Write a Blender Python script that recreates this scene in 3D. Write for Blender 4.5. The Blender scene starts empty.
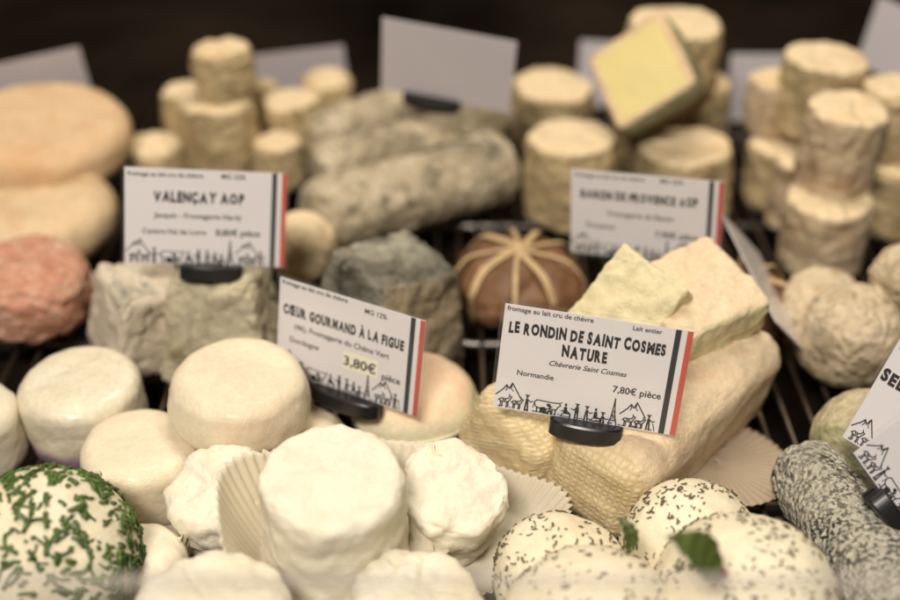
import bpy, bmesh, math, random
from mathutils import Vector, Matrix, Euler, noise
R = math.radians
sc = bpy.context.scene
C = sc.collection
random.seed(7)

# ------------------------------------------------------------------ camera
H = 0.385
PITCH = 33.0
S_, C_ = math.sin(R(PITCH)), math.cos(R(PITCH))
cam_d = bpy.data.cameras.new('camera'); cam = bpy.data.objects.new('camera', cam_d); C.objects.link(cam)
cam.location = (0, 0, H); cam.rotation_euler = (R(90 - PITCH), 0, 0)
cam_d.lens = 50; cam_d.sensor_width = 36; cam_d.clip_end = 50; cam_d.clip_start = 0.01
cam_d.dof.use_dof = True; cam_d.dof.focus_distance = 0.522; cam_d.dof.aperture_fstop = 3.3; cam_d.dof.aperture_blades = 9
sc.camera = cam
FW = Vector((0, C_, -S_)); UP = Vector((0, S_, C_)); RT = Vector((1, 0, 0)); CP = Vector((0, 0, H))

def ray(px, py): return FW + RT * ((px - 450) / 1250) - UP * ((py - 300) / 1250)
def at(px, py, z):                       # point at height z seen at that place of the photo
    r = ray(px, py); return CP + r * ((z - H) / r.z)
def at_y(px, py, y):
    r = ray(px, py); return CP + r * (y / r.y)
def at_d(px, py, d): return CP + ray(px, py) * d
def depth(p): return (p - CP).dot(FW)

# ------------------------------------------------------------------ tagging
def tag(o, label=None, cat=None, group=None, kind=None):
    if label: o['label'] = label
    if cat: o['category'] = cat
    if group: o['group'] = group
    if kind: o['kind'] = kind
    return o
def empty(name, loc=(0, 0, 0), rot=(0, 0, 0)):
    o = bpy.data.objects.new(name, None); C.objects.link(o); o.location = loc; o.rotation_euler = rot
    o.empty_display_size = 0.01
    return o
def link(name, bm_or_me, mat, parent=None, smooth=True):
    if isinstance(bm_or_me, bmesh.types.BMesh):
        me = bpy.data.meshes.new(name); bm_or_me.to_mesh(me); bm_or_me.free()
    else: me = bm_or_me; me.name = name
    if mat and not me.materials: me.materials.append(mat)
    if smooth:
        me.polygons.foreach_set('use_smooth', [True] * len(me.polygons))
    o = bpy.data.objects.new(name, me); C.objects.link(o)
    if parent: o.parent = parent
    return o

# ------------------------------------------------------------------ materials
def srgb(r, g, b):
    f = lambda c: (c / 255 / 12.92) if c / 255 <= 0.04045 else ((c / 255 + 0.055) / 1.055) ** 2.4
    return (f(r), f(g), f(b), 1)
def newmat(name):
    m = bpy.data.materials.new(name); m.use_nodes = True; nt = m.node_tree
    return m, nt, nt.nodes, nt.links, nt.nodes['Principled BSDF']
def nz(nd, ln, co, scale, detail=6, rough=.6, dist=0.0):
    n = nd.new('ShaderNodeTexNoise'); n.inputs['Scale'].default_value = scale; n.inputs['Detail'].default_value = detail
    n.inputs['Roughness'].default_value = rough; n.inputs['Distortion'].default_value = dist
    ln.new(co, n.inputs['Vector']); return n.outputs['Fac']
def ramp(nd, ln, fac, stops):
    r = nd.new('ShaderNodeValToRGB'); ln.new(fac, r.inputs['Fac']); e = r.color_ramp.elements
    while len(e) < len(stops): e.new(0.5)
    for i, (p, c) in enumerate(stops): e[i].position = p; e[i].color = c if len(c) == 4 else (*c, 1)
    return r.outputs['Color']
def mix(nd, ln, fac, a, b, mode='MIX'):
    m = nd.new('ShaderNodeMix'); m.data_type = 'RGBA'; m.blend_type = mode
    for k, v in ((0, fac), (6, a), (7, b)):
        if isinstance(v, (int, float)): m.inputs[k].default_value = v
        elif isinstance(v, tuple): m.inputs[k].default_value = v
        else: ln.new(v, m.inputs[k])
    return m.outputs[2]
W1, K1 = (1, 1, 1, 1), (0, 0, 0, 1)

def cheese(name, cols, scale=25, patch=None, patch_scale=14, patch_lo=.52, patch_hi=.62, speck=None, speck_scale=260, speck_lo=.6, speck_hi=.66,
           bump=.35, bump_dist=.0012, bump_scale=160, fine=700, rough=.6, sss=.12, grid=None, band=None, wrinkle=0, vary=0.06, spec=.35, coat=0):
    """cols: light..dark base tones; patch: mould/colour patches; band: (z0,z1,colour) low part of another colour; grid: cloth imprint spacing"""
    m, nt, nd, ln, P = newmat(name)
    tc = nd.new('ShaderNodeTexCoord'); co = tc.outputs['Object']
    oi = nd.new('ShaderNodeObjectInfo')
    va = nd.new('ShaderNodeVectorMath'); va.operation = 'ADD'
    sc_ = nd.new('ShaderNodeVectorMath'); sc_.operation = 'SCALE'; sc_.inputs[0].default_value = (3.1, 1.7, 2.3); ln.new(oi.outputs['Random'], sc_.inputs['Scale'])
    ln.new(co, va.inputs[0]); ln.new(sc_.outputs[0], va.inputs[1]); cv = va.outputs[0]
    n1 = nz(nd, ln, cv, scale, 8, .62, .3)
    k = len(cols)
    col = ramp(nd, ln, n1, [(.32 + .36 * i / max(1, k - 1), c) for i, c in enumerate(cols)])
    if band:
        sx = nd.new('ShaderNodeSeparateXYZ'); ln.new(co, sx.inputs[0])
        nn = nz(nd, ln, cv, 60, 4)
        ad = nd.new('ShaderNodeMath'); ad.operation = 'MULTIPLY_ADD'; ln.new(nn, ad.inputs[0]); ad.inputs[1].default_value = band[3] if len(band) > 3 else .012; ln.new(sx.outputs['Z'], ad.inputs[2])
        mr = nd.new('ShaderNodeMapRange'); ln.new(ad.outputs[0], mr.inputs[0]); mr.inputs[1].default_value = band[0]; mr.inputs[2].default_value = band[1]
        mr.inputs[3].default_value = 1; mr.inputs[4].default_value = 0; mr.interpolation_type = 'SMOOTHSTEP'
        col = mix(nd, ln, mr.outputs[0], col, band[2])
    if patch:
        p = nz(nd, ln, cv, patch_scale, 7, .66, .6)
        f = ramp(nd, ln, p, [(patch_lo, K1), (patch_hi, W1)])
        col = mix(nd, ln, f, col, patch)
    if speck:
        p = nz(nd, ln, cv, speck_scale, 5, .62, .25)
        f = ramp(nd, ln, p, [(speck_lo, K1), (speck_hi, W1)])
        q = nz(nd, ln, cv, 28, 3); g = ramp(nd, ln, q, [(.3, (.25, .25, .25, 1)), (.6, W1)])
        mm = mix(nd, ln, 1.0, f, g, 'MULTIPLY')
        col = mix(nd, ln, mm, col, speck)
    n2 = nz(nd, ln, cv, fine * .5, 5, .7)
    fr = ramp(nd, ln, n2, [(.3, (1 - vary * 3.2,) * 3), (.7, (1 + 0.0,) * 3)])
    col = mix(nd, ln, 1.0, col, fr, 'MULTIPLY')
    ln.new(col, P.inputs['Base Color'])
    rr = ramp(nd, ln, n1, [(.3, (rough - .12,) * 3), (.7, (rough + .15,) * 3)]); ln.new(rr, P.inputs['Roughness'])
    P.inputs['Specular IOR Level'].default_value = spec
    if coat: P.inputs['Coat Weight'].default_value = coat; P.inputs['Coat Roughness'].default_value = .18
    if sss:
        P.inputs['Subsurface Weight'].default_value = sss; P.inputs['Subsurface Radius'].default_value = (1, .6, .3); P.inputs['Subsurface Scale'].default_value = .0035
    b1 = nz(nd, ln, cv, bump_scale, 8, .68, .2); b2 = nz(nd, ln, cv, fine, 4, .7)
    mth = nd.new('ShaderNodeMath'); mth.operation = 'MULTIPLY_ADD'; ln.new(b2, mth.inputs[0]); mth.inputs[1].default_value = .35; ln.new(b1, mth.inputs[2])
    hgt = mth.outputs[0]
    if wrinkle:
        v = nd.new('ShaderNodeTexVoronoi'); v.feature = 'SMOOTH_F1'; v.inputs['Scale'].default_value = wrinkle; ln.new(cv, v.inputs['Vector'])
        a = nd.new('ShaderNodeMath'); a.operation = 'MULTIPLY_ADD'; ln.new(v.outputs['Distance'], a.inputs[0]); a.inputs[1].default_value = -1.3; ln.new(hgt, a.inputs[2]); hgt = a.outputs[0]
    if grid:
        gs = []
        sp = nd.new('ShaderNodeSeparateXYZ'); ln.new(co, sp.inputs[0]); ad2 = nd.new('ShaderNodeMath'); ad2.operation = 'ADD'; ln.new(sp.outputs['X'], ad2.inputs[0]); ln.new(sp.outputs['Y'], ad2.inputs[1])
        cb = nd.new('ShaderNodeCombineXYZ'); ln.new(ad2.outputs[0] if grid > 0 else sp.outputs['Y'], cb.inputs[0]); ln.new(sp.outputs['Z' if grid > 0 else 'X'], cb.inputs[1])
        for ax in 'XY':
            w = nd.new('ShaderNodeTexWave'); w.bands_direction = ax; w.inputs['Scale'].default_value = abs(grid); w.inputs['Distortion'].default_value = 1.6
            w.inputs['Detail'].default_value = 2; w.inputs['Detail Scale'].default_value = 3; ln.new(cb.outputs[0], w.inputs['Vector']); gs.append(w.outputs['Fac'])
        mn = nd.new('ShaderNodeMath'); mn.operation = 'MAXIMUM'; ln.new(gs[0], mn.inputs[0]); ln.new(gs[1], mn.inputs[1])
        a = nd.new('ShaderNodeMath'); a.operation = 'MULTIPLY_ADD'; ln.new(mn.outputs[0], a.inputs[0]); a.inputs[1].default_value = -.30; ln.new(hgt, a.inputs[2]); hgt = a.outputs[0]
        gf = ramp(nd, ln, mn.outputs[0], [(.45, W1), (1.0, (.84, .79, .67, 1))])
        col2 = mix(nd, ln, .9, col, gf, 'MULTIPLY'); ln.new(col2, P.inputs['Base Color'])
    bp = nd.new('ShaderNodeBump'); bp.inputs['Strength'].default_value = bump; bp.inputs['Distance'].default_value = bump_dist * 2
    ln.new(hgt, bp.inputs['Height']); ln.new(bp.outputs[0], P.inputs['Normal'])
    return m

def plain(name, col, rough=.5, metal=0, spec=.5, noise_s=None, dark=.7, bump=0, alpha=None):
    m, nt, nd, ln, P = newmat(name)
    P.inputs['Base Color'].default_value = col; P.inputs['Roughness'].default_value = rough; P.inputs['Metallic'].default_value = metal
    P.inputs['Specular IOR Level'].default_value = spec
    if noise_s:
        co = nd.new('ShaderNodeTexCoord').outputs['Object']; n = nz(nd, ln, co, noise_s, 6)
        c = ramp(nd, ln, n, [(.3, tuple(x * dark for x in col[:3])), (.7, col)]); ln.new(c, P.inputs['Base Color'])
        if bump:
            bp = nd.new('ShaderNodeBump'); bp.inputs['Strength'].default_value = bump; bp.inputs['Distance'].default_value = .001; ln.new(n, bp.inputs['Height']); ln.new(bp.outputs[0], P.inputs['Normal'])
    return m

M = {}
M['white'] = cheese('fresh white goat cheese', [(.76, .68, .51), (.80, .73, .57), (.72, .62, .45)], 30, bump=.4, bump_scale=120, fine=700, vary=.03, sss=.15, rough=.4, spec=.5)
M['curd'] = cheese('fresh curd', [(.78, .71, .54), (.82, .76, .61), (.74, .66, .47)], 26, bump=.55, bump_scale=150, fine=650, vary=.03, sss=.2, rough=.55)
M['pinkwhite'] = cheese('pinkish white cheese', [(.77, .69, .50), (.78, .67, .48), (.74, .60, .43)], 24, bump=.4, bump_scale=110, fine=800, vary=.04, sss=.15, rough=.36, wrinkle=60, spec=.45, coat=.10)
M['whitepurple'] = cheese('white cheese over purple base', [(.82, .75, .57), (.78, .69, .50)], 26, bump=.5, bump_scale=90, band=(.010, .018, (.26, .16, .24, 1), .006), rough=.27, sss=.12, spec=.5, wrinkle=80, coat=.3)
M['fig'] = cheese('fig filled cheese', [(.82, .56, .37), (.84, .62, .42), (.78, .52, .34)], 22, bump=.3, bump_scale=90, band=(.022, .034, (.74, .68, .46, 1), .008), rough=.5, sss=.2)
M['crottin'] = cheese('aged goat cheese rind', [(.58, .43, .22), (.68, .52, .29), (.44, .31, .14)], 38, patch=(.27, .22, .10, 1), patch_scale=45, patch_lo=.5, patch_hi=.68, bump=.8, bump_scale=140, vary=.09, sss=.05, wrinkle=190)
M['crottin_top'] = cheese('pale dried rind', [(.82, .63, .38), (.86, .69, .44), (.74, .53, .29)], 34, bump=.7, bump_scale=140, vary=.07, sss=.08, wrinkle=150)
M['crottin_brown'] = cheese('browned goat cheese rind', [(.62, .46, .28), (.72, .56, .36), (.42, .28, .15)], 44, patch=(.34, .17, .09, 1), patch_scale=30, patch_lo=.56, patch_hi=.7, bump=.9, bump_scale=140, vary=.1, sss=.05, wrinkle=160)
M['nubbly'] = cheese('knobbly aged rind', [(.78, .61, .38), (.84, .69, .47), (.64, .48, .28)], 60, patch=(.50, .40, .24, 1), patch_scale=32, bump=1.0, bump_scale=170, vary=.1, sss=.05, wrinkle=260)
M['greenish'] = cheese('greenish grey rind', [(.54, .46, .27), (.66, .57, .36), (.42, .36, .19)], 60, patch=(.34, .36, .17, 1), patch_scale=22, bump=.9, bump_scale=160, vary=.1, sss=.04, wrinkle=220)
M['ashlog'] = cheese('grey brown ash log rind', [(.44, .36, .23), (.58, .48, .32), (.80, .68, .49)], 70, patch=(.15, .13, .08, 1), patch_scale=85, patch_lo=.54, patch_hi=.66, bump=.9, bump_scale=150, vary=.12, sss=.04, wrinkle=140)
M['rondin'] = cheese('bark coloured log rind', [(.82, .60, .39), (.80, .65, .43), (.80, .53, .34)], 18, patch=(.66, .55, .30, 1), patch_scale=26, patch_lo=.56, patch_hi=.76, bump=.6, bump_scale=180, fine=800, vary=.07, sss=.1)
M['rondin_grid'] = cheese('log rind with cloth imprint', [(.74, .60, .36), (.80, .66, .42), (.68, .55, .31)], 26, patch=(.60, .52, .28, 1), patch_scale=24, patch_lo=.54, patch_hi=.74, bump=.5, bump_scale=170, vary=.06, sss=.08, grid=105)
M['rondin_end'] = cheese('log end with cloth imprint', [(.74, .60, .36), (.80, .66, .42), (.70, .56, .32)], 26, patch=(.60, .52, .28, 1), patch_scale=24, patch_lo=.54, patch_hi=.74, bump=.5, bump_scale=170, vary=.06, sss=.08, grid=-105)
M['rondin_cut'] = cheese('broken pale cheese paste', [(.75, .65, .38), (.79, .70, .43), (.70, .59, .32)], 24, bump=.7, bump_scale=130, bump_dist=.0014, vary=.05, sss=.15, wrinkle=110)
M['yellowcut'] = cheese('smooth yellow cheese paste', [(.64, .53, .22), (.68, .58, .26)], 10, bump=.12, bump_scale=60, vary=.015, sss=.2)
M['greyrind'] = cheese('grey green mould rind', [(.26, .24, .12), (.34, .31, .16), (.18, .17, .09)], 50, bump=.7, bump_scale=160, vary=.1, sss=.03, wrinkle=150)
M['pyramid'] = cheese('wrinkled ash pyramid rind', [(.72, .62, .42), (.82, .72, .50), (.58, .49, .31)], 55, patch=(.34, .28, .12, 1), patch_scale=20, patch_lo=.60, patch_hi=.70, bump=1.0, bump_scale=110, bump_dist=.002, vary=.08, sss=.05, wrinkle=85)
M['pyramid_smooth'] = cheese('smooth ashed rind', [(.60, .51, .38), (.64, .55, .42), (.54, .47, .35)], 26, patch=(.20, .21, .18, 1), patch_scale=30, patch_lo=.56, patch_hi=.66, bump=.4, bump_scale=120, vary=.05, sss=.05)
M['pyramid_dark'] = cheese('dark ash rind', [(.24, .22, .16), (.36, .33, .25), (.54, .50, .38)], 36, patch=(.075, .064, .045, 1), patch_scale=24, patch_lo=.44, patch_hi=.58, bump=1.0, bump_scale=90, bump_dist=.002, vary=.1, sss=.02, wrinkle=80)
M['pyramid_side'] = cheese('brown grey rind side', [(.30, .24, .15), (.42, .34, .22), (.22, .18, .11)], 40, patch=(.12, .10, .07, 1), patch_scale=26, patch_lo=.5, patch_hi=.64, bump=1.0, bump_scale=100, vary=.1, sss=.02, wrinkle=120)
M['orange'] = cheese('pale peach washed rind', [(.78, .53, .30), (.81, .58, .34), (.72, .44, .23)], 18, patch=(.66, .38, .20, 1), patch_scale=16, patch_lo=.58, patch_hi=.76, bump=.8, bump_scale=90, vary=.08, sss=.1, wrinkle=60)
M['yellowish'] = cheese('straw coloured rind', [(.78, .56, .33), (.80, .60, .37), (.70, .47, .25)], 18, patch=(.58, .42, .20, 1), patch_scale=20, bump=.8, bump_scale=90, vary=.08, sss=.1, wrinkle=70)
M['red'] = cheese('salmon red washed rind', [(.58, .24, .15), (.68, .34, .22), (.74, .46, .32)], 70, bump=.8, bump_scale=170, vary=.1, sss=.1, speck=(.86, .62, .44, 1), speck_scale=150, speck_lo=.58, speck_hi=.66, wrinkle=190)
M['ash'] = cheese('salted ash coat', [(.68, .63, .49), (.80, .75, .60), (.54, .50, .39)], 60, speck=(.022, .022, .022, 1), speck_scale=430, speck_lo=.505, speck_hi=.53, bump=1.0, bump_scale=320, bump_dist=.0018, vary=.08, sss=.02, wrinkle=420)
M['herbball'] = cheese('soft white cheese ball', [(.78, .69, .49), (.82, .74, .55), (.74, .63, .42)], 24, bump=.4, bump_scale=150, fine=700, vary=.04, sss=.15)
M['chive'] = plain('chopped chives', (.085, .165, .02, 1), .4, noise_s=70, dark=.35)
M['herb'] = plain('dried savory flakes', (.12, .095, .03, 1), .6, noise_s=120, dark=.5)
M['leaf'] = plain('green leaf', (.085, .115, .025, 1), .4, noise_s=90, dark=.5, bump=.4)
M['berry'] = plain('red pink peppercorn', (.28, .02, .02, 1), .3, noise_s=150, dark=.5)
M['chestnut'] = plain('dried brown chestnut leaf', (.24, .115, .050, 1), .6, noise_s=34, dark=.4, bump=1.0)
M['raffia'] = plain('raffia', (.62, .44, .23, 1), .5, noise_s=160, dark=.7, bump=.6)
M['card'] = plain('white card stock', (.70, .665, .66, 1), .45, noise_s=30, dark=.97)
M['card_back'] = plain('greyish card back', (.60, .55, .56, 1), .5, noise_s=30, dark=.96)
M['ink'] = plain('black ink', (.014, .012, .014, 1), .5)
M['inkgrey'] = plain('grey black ink', (.02, .018, .02, 1), .5)
M['stripe_red'] = plain('red print', (.50, .085, .06, 1), .45)
M['stripe_dark'] = plain('charcoal print', (.022, .026, .032, 1), .45)
M['pricepatch'] = plain('pale yellow sticker', (.80, .77, .60, 1), .5)
M['clip'] = plain('black plastic', (.012, .011, .012, 1), .32, spec=.5)
M['tray'] = plain('dark brown tray', (.026, .017, .011, 1), .8, spec=.05, noise_s=5, dark=.12)
M['wire'] = plain('dull bronzed wire', (.17, .12, .085, 1), .35, metal=.7, noise_s=60, dark=.5)
M['steel'] = plain('steel bar', (.55, .5, .45, 1), .25, metal=.9, noise_s=50, dark=.7)
M['panel'] = plain('dark back panel', (.012, .009, .007, 1), .7, spec=.1, noise_s=4.0, dark=.2)
M['leafboard'] = plain('thin brown paper', (.36, .28, .19, 1), .7, noise_s=50, dark=.85)
M['paleboard'] = plain('pale wrapping paper', (.78, .66, .54, 1), .6, noise_s=50, dark=.9)

def paper_mat():
    m, nt, nd, ln, P = newmat('greaseproof paper')
    P.inputs['Base Color'].default_value = (.92, .86, .72, 1); P.inputs['Roughness'].default_value = .55
    tr = nd.new('ShaderNodeBsdfTranslucent'); tr.inputs['Color'].default_value = (.95, .90, .78, 1)
    mx = nd.new('ShaderNodeMixShader'); mx.inputs[0].default_value = .5
    ln.new(P.outputs[0], mx.inputs[1]); ln.new(tr.outputs[0], mx.inputs[2]); ln.new(mx.outputs[0], nd['Material Output'].inputs['Surface'])
    return m
M['paper'] = paper_mat()
def clear_mat(name, diff, rough, col=(.9, .88, .86, 1)):
    m, nt, nd, ln, P = newmat(name); nd.remove(P)
    t = nd.new('ShaderNodeBsdfTransparent'); g = nd.new('ShaderNodeBsdfGlossy'); g.inputs['Roughness'].default_value = rough
    d = nd.new('ShaderNodeBsdfDiffuse'); d.inputs['Color'].default_value = col
    tl = nd.new('ShaderNodeBsdfTranslucent'); tl.inputs['Color'].default_value = col
    fz = nd.new('ShaderNodeFresnel'); fz.inputs['IOR'].default_value = 1.45
    ge = nd.new('ShaderNodeNewGeometry'); fm = nd.new('ShaderNodeMath'); fm.operation = 'SUBTRACT'; fm.use_clamp = True
    ln.new(fz.outputs[0], fm.inputs[0]); ln.new(ge.outputs['Backfacing'], fm.inputs[1])
    a = nd.new('ShaderNodeMixShader'); ln.new(fm.outputs[0], a.inputs[0]); ln.new(t.outputs[0], a.inputs[1]); ln.new(g.outputs[0], a.inputs[2])
    dd = nd.new('ShaderNodeMixShader'); dd.inputs[0].default_value = .5; ln.new(d.outputs[0], dd.inputs[1]); ln.new(tl.outputs[0], dd.inputs[2])
    b = nd.new('ShaderNodeMixShader'); b.inputs[0].default_value = diff; ln.new(a.outputs[0], b.inputs[1]); ln.new(dd.outputs[0], b.inputs[2])
    ln.new(b.outputs[0], nd['Material Output'].inputs['Surface']); return m
M['sleeve'] = clear_mat('clear plastic sleeve', .03, .12)
M['shield'] = clear_mat('acrylic sheet', .075, .08, (.85, .78, .72, 1))
M['shield_edge'] = clear_mat('acrylic sawn edge', .30, .5, (.72, .66, .60, 1))

# ------------------------------------------------------------------ shapes
def displace(me, layers, seed=None):
    s = seed if seed is not None else random.uniform(0, 100)
    off = Vector((s, s * .7, -s * .4))
    ns = [v.normal.copy() for v in me.vertices]
    for v, n in zip(me.vertices, ns):
        d = 0
        for kind, amp, fq in layers:
            p = v.co * fq + off
            if kind == 'n': d += amp * noise.noise(p)
            elif kind == 'f': d += amp * noise.fractal(p, .8, 2.1, 4)
            elif kind == 't': d += amp * (noise.turbulence(p, 4, False) - .6)
            elif kind == 'r': d -= amp * max(0, 1 - abs(noise.noise(p)) * 7)       # creases
            elif kind == 'v':
                d += amp * (.5 - noise.voronoi(p)[0][0]) * 1.6
        v.co += n * d

def rev_mesh(r, h, edge=.006, dome=.0, taper=0.0, seg=110, prof=46, base_edge=None, bulge=0.0):
    """solid of revolution, base at z=0; edge = rounding radius, taper>0 narrows the top, bulge swells the side"""
    be = edge if base_edge is None else base_edge
    pts = []
    rt, rb = r * (1 - taper), r
    def arc(cx, cz, rad, a0, a1, n): return [(cx + rad * math.cos(a), cz + rad * math.sin(a)) for a in [a0 + (a1 - a0) * i / n for i in range(n + 1)]]
    for i in range(1, 8): pts.append(((rb - be) * i / 8, 0.0))
    pts += arc(rb - be, be, be, -math.pi / 2, 0, 7)
    n = max(8, int((h - edge - be) / (r * .05)))
    for i in range(1, n):
        t = i / n; z = be + (h - edge - be) * t
        pts.append((rb + (rt - rb) * t, z))
    top = arc(rt - edge, h - edge, edge, 0, math.pi / 2, 9); pts += top
    for i in range(1, 16):
        rr = (rt - edge) * (1 - i / 16)
        pts.append((rr, h))
    out = []
    for (x, z) in pts:
        x += bulge * math.sin(math.pi * min(1, max(0, z / h)))
        k = max(0, 1 - (x / max(rt, 1e-6)) ** 2)
        if z > h * .5: z += dome * k * (z - h * .5) / (h * .5)
        out.append((x, z))
    verts = [(0, 0, 0)]; faces = []
    for (x, z) in out:
        for j in range(seg):
            a = 2 * math.pi * j / seg; verts.append((x * math.cos(a), x * math.sin(a), z))
    verts.append((0, 0, h + dome)); L = len(out); T = len(verts) - 1
    for j in range(seg):
        k = (j + 1) % seg
        faces.append((0, 1 + k, 1 + j)); faces.append((T, 1 + (L - 1) * seg + j, 1 + (L - 1) * seg + k))
        for i in range(L - 1):
            a = 1 + i * seg; b = a + seg; faces.append((a + j, a + k, b + k, b + j))
    me = bpy.data.meshes.new('m'); me.from_pydata(verts, [], faces); me.update(); return me

def box_mesh(sx, sy, sz, rad, n=34, topx=1.0, topy=1.0, fn=None):
    """rounded box, base at z=0, centre at origin in x, y; topx/topy scale the top (truncated pyramid)"""
    bm = bmesh.new(); bmesh.ops.create_cube(bm, size=2)
    bmesh.ops.subdivide_edges(bm, edges=bm.edges[:], cuts=n, use_grid_fill=True)
    hx, hy, hz = sx / 2, sy / 2, sz / 2
    for v in bm.verts:
        # widen sampling near edges
        q = Vector([math.copysign(abs(c) ** .85, c) for c in v.co])
        p = Vector((q.x * hx, q.y * hy, q.z * hz))
        i = Vector((max(-hx + rad, min(hx - rad, p.x)), max(-hy + rad, min(hy - rad, p.y)), max(-hz + rad, min(hz - rad, p.z))))
        d = p - i
        if d.length > 1e-9: p = i + d.normalized() * rad
        t = (p.z + hz) / sz; p.x *= 1 + (topx - 1) * t; p.y *= 1 + (topy - 1) * t; p.z += hz
        if fn: p = fn(p)
        v.co = p
    me = bpy.data.meshes.new('m'); bm.to_mesh(me); bm.free(); me.update(); return me

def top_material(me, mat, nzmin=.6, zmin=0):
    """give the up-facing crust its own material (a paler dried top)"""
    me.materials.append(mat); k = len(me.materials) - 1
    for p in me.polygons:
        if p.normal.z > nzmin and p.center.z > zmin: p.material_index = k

DL = {'white': [('f', .0007, 45), ('f', .0006, 16), ('r', .0005, 25)], 'curd': [('f', .0007, 45), ('t', .0020, 85), ('r', .0010, 55), ('f', .0012, 14)],
      'rough': [('f', .0011, 60), ('f', .0016, 18), ('r', .0011, 34)], 'smooth': [('f', .0012, 14), ('f', .0004, 60)]}

def round_cheese(label, mats, px, py, w, h, z=None, y=None, edge=.006, dome=.001, taper=0, dl='rough', tilt=(0, 0), group=None, cat='cheese', name='round_cheese', bulge=0, base_edge=None, seg=110):
    p = at(px, py, z) if z is not None else at_y(px, py, y)
    r = w / 2 * depth(p) / 1250
    me = rev_mesh(r, h, edge, dome, taper, seg=seg, bulge=bulge, base_edge=base_edge)
    me.materials.append(M[mats[0]]); displace(me, DL[dl] if isinstance(dl, str) else dl)
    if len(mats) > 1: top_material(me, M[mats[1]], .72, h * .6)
    o = link(name, me, None); rot = Euler((R(tilt[0]), R(tilt[1]), random.uniform(0, 6) if tilt == (0, 0) else 0))
    o.rotation_euler = rot; o.location = p - rot.to_matrix() @ Vector((0, 0, h))
    tag(o, label, cat, group); return o, r, p

# ---- tubes / ribbons
def tube(bm, pts, rad, seg=6, flat=1.0):
    rings = []
    for i, p in enumerate(pts):
        a = pts[max(0, i - 1)]; b = pts[min(len(pts) - 1, i + 1)]; t = (b - a).normalized()
        up = Vector((0, 0, 1)) if abs(t.z) < .95 else Vector((1, 0, 0)); s = t.cross(up).normalized(); u = s.cross(t)
        rr = rad[i] if isinstance(rad, list) else rad
        rings.append([bm.verts.new(p + s * rr * math.cos(2 * math.pi * j / seg) + u * rr * flat * math.sin(2 * math.pi * j / seg)) for j in range(seg)])
    for a, b in zip(rings, rings[1:]):
        for j in range(seg): bm.faces.new((a[j], a[(j + 1) % seg], b[(j + 1) % seg], b[j]))
    bm.faces.new(rings[0][::-1]); bm.faces.new(rings[-1])

# ------------------------------------------------------------------ lettering
_cache = {}
def glyph_mesh(s, size, bold=0, shear=0):
    key = (s, round(size, 6), bold, shear)
    if key in _cache: return _cache[key]
    cu = bpy.data.curves.new('t', 'FONT'); cu.body = s; cu.size = size; cu.offset = bold; cu.shear = shear; cu.resolution_u = 3
    ob = bpy.data.objects.new('t', cu); C.objects.link(ob)
    dg = bpy.context.evaluated_depsgraph_get(); dg.update()
    me = ob.evaluated_get(dg).to_mesh()
    vs = [v.co.to_2d() for v in me.vertices]; fs = [tuple(p.vertices) for p in me.polygons]
    ob.evaluated_get(dg).to_mesh_clear()
    bpy.data.objects.remove(ob); bpy.data.curves.remove(cu)
    _cache[key] = (vs, fs); return vs, fs
def put(bm, vs, fs, ox, oy, z, rot=0, sx=1, sy=1, rng=None):
    cs, sn = math.cos(rot), math.sin(rot)
    bv = []
    for v in vs:
        x, y = v[0] * sx, v[1] * sy
        bv.append(bm.verts.new((ox + x * cs - y * sn, oy + x * sn + y * cs, z)))
    for f in fs:
        try: bm.faces.new([bv[i] for i in f])
        except ValueError: pass
def text_line(bm, s, size, x, y, z, bold=0, shear=0, align='L', width=None):
    vs, fs = glyph_mesh(s, size, bold, shear)
    x0 = min(v[0] for v in vs); x1 = max(v[0] for v in vs); k = (width / (x1 - x0)) if width else 1
    ox = {'L': x - x0 * k, 'C': x - (x0 + x1) / 2 * k, 'R': x - x1 * k}[align]
    put(bm, vs, fs, ox, y, z, sx=k)
def hand_title(bm, s, size, xc, y, z, width, seed=1):
    """hand-lettered capitals: every letter a little turned and stretched"""
    rng = random.Random(seed); cur = 0; items = []
    for ch in s:
        if ch == ' ': cur += size * .34; continue
        vs, fs = glyph_mesh(ch, size, size * .060)
        a = min(v[0] for v in vs); b = max(v[0] for v in vs)
        items.append((vs, fs, cur - a, rng)); cur += (b - a) + size * .105
    tot = cur - size * .105; k = width / tot
    for vs, fs, ox, _ in items:
        top = max(v[1] for v in vs); mid = (min(v[0] for v in vs) + max(v[0] for v in vs)) / 2
        tp = rng.uniform(-.13, .16); vs2 = [((v[0] - mid) * (1 + tp * (v[1] / size - .35)) + mid, v[1]) for v in vs]   # flared strokes
        put(bm, vs2, fs, xc - width / 2 + ox * k, y + rng.uniform(-.03, .03) * size, z, rng.uniform(-.05, .05), k * rng.uniform(.96, 1.03), rng.uniform(.97, 1.08))
def stroke(bm, pts, w, z, closed=False):
    pts = [Vector(p) for p in pts]
    if closed: pts.append(pts[0])
    for a, b in zip(pts, pts[1:]):
        d = (b - a)
        if d.length < 1e-9: continue
        d.normalize(); n = Vector((-d.y, d.x)) * w / 2; e = d * w * .3
        bm.faces.new([bm.verts.new((*(q), z)) for q in (a - n - e, b - n + e, b + n + e, a + n - e)])
def fillp(bm, pts, z): bm.faces.new([bm.verts.new((p[0], p[1], z)) for p in pts])

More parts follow.
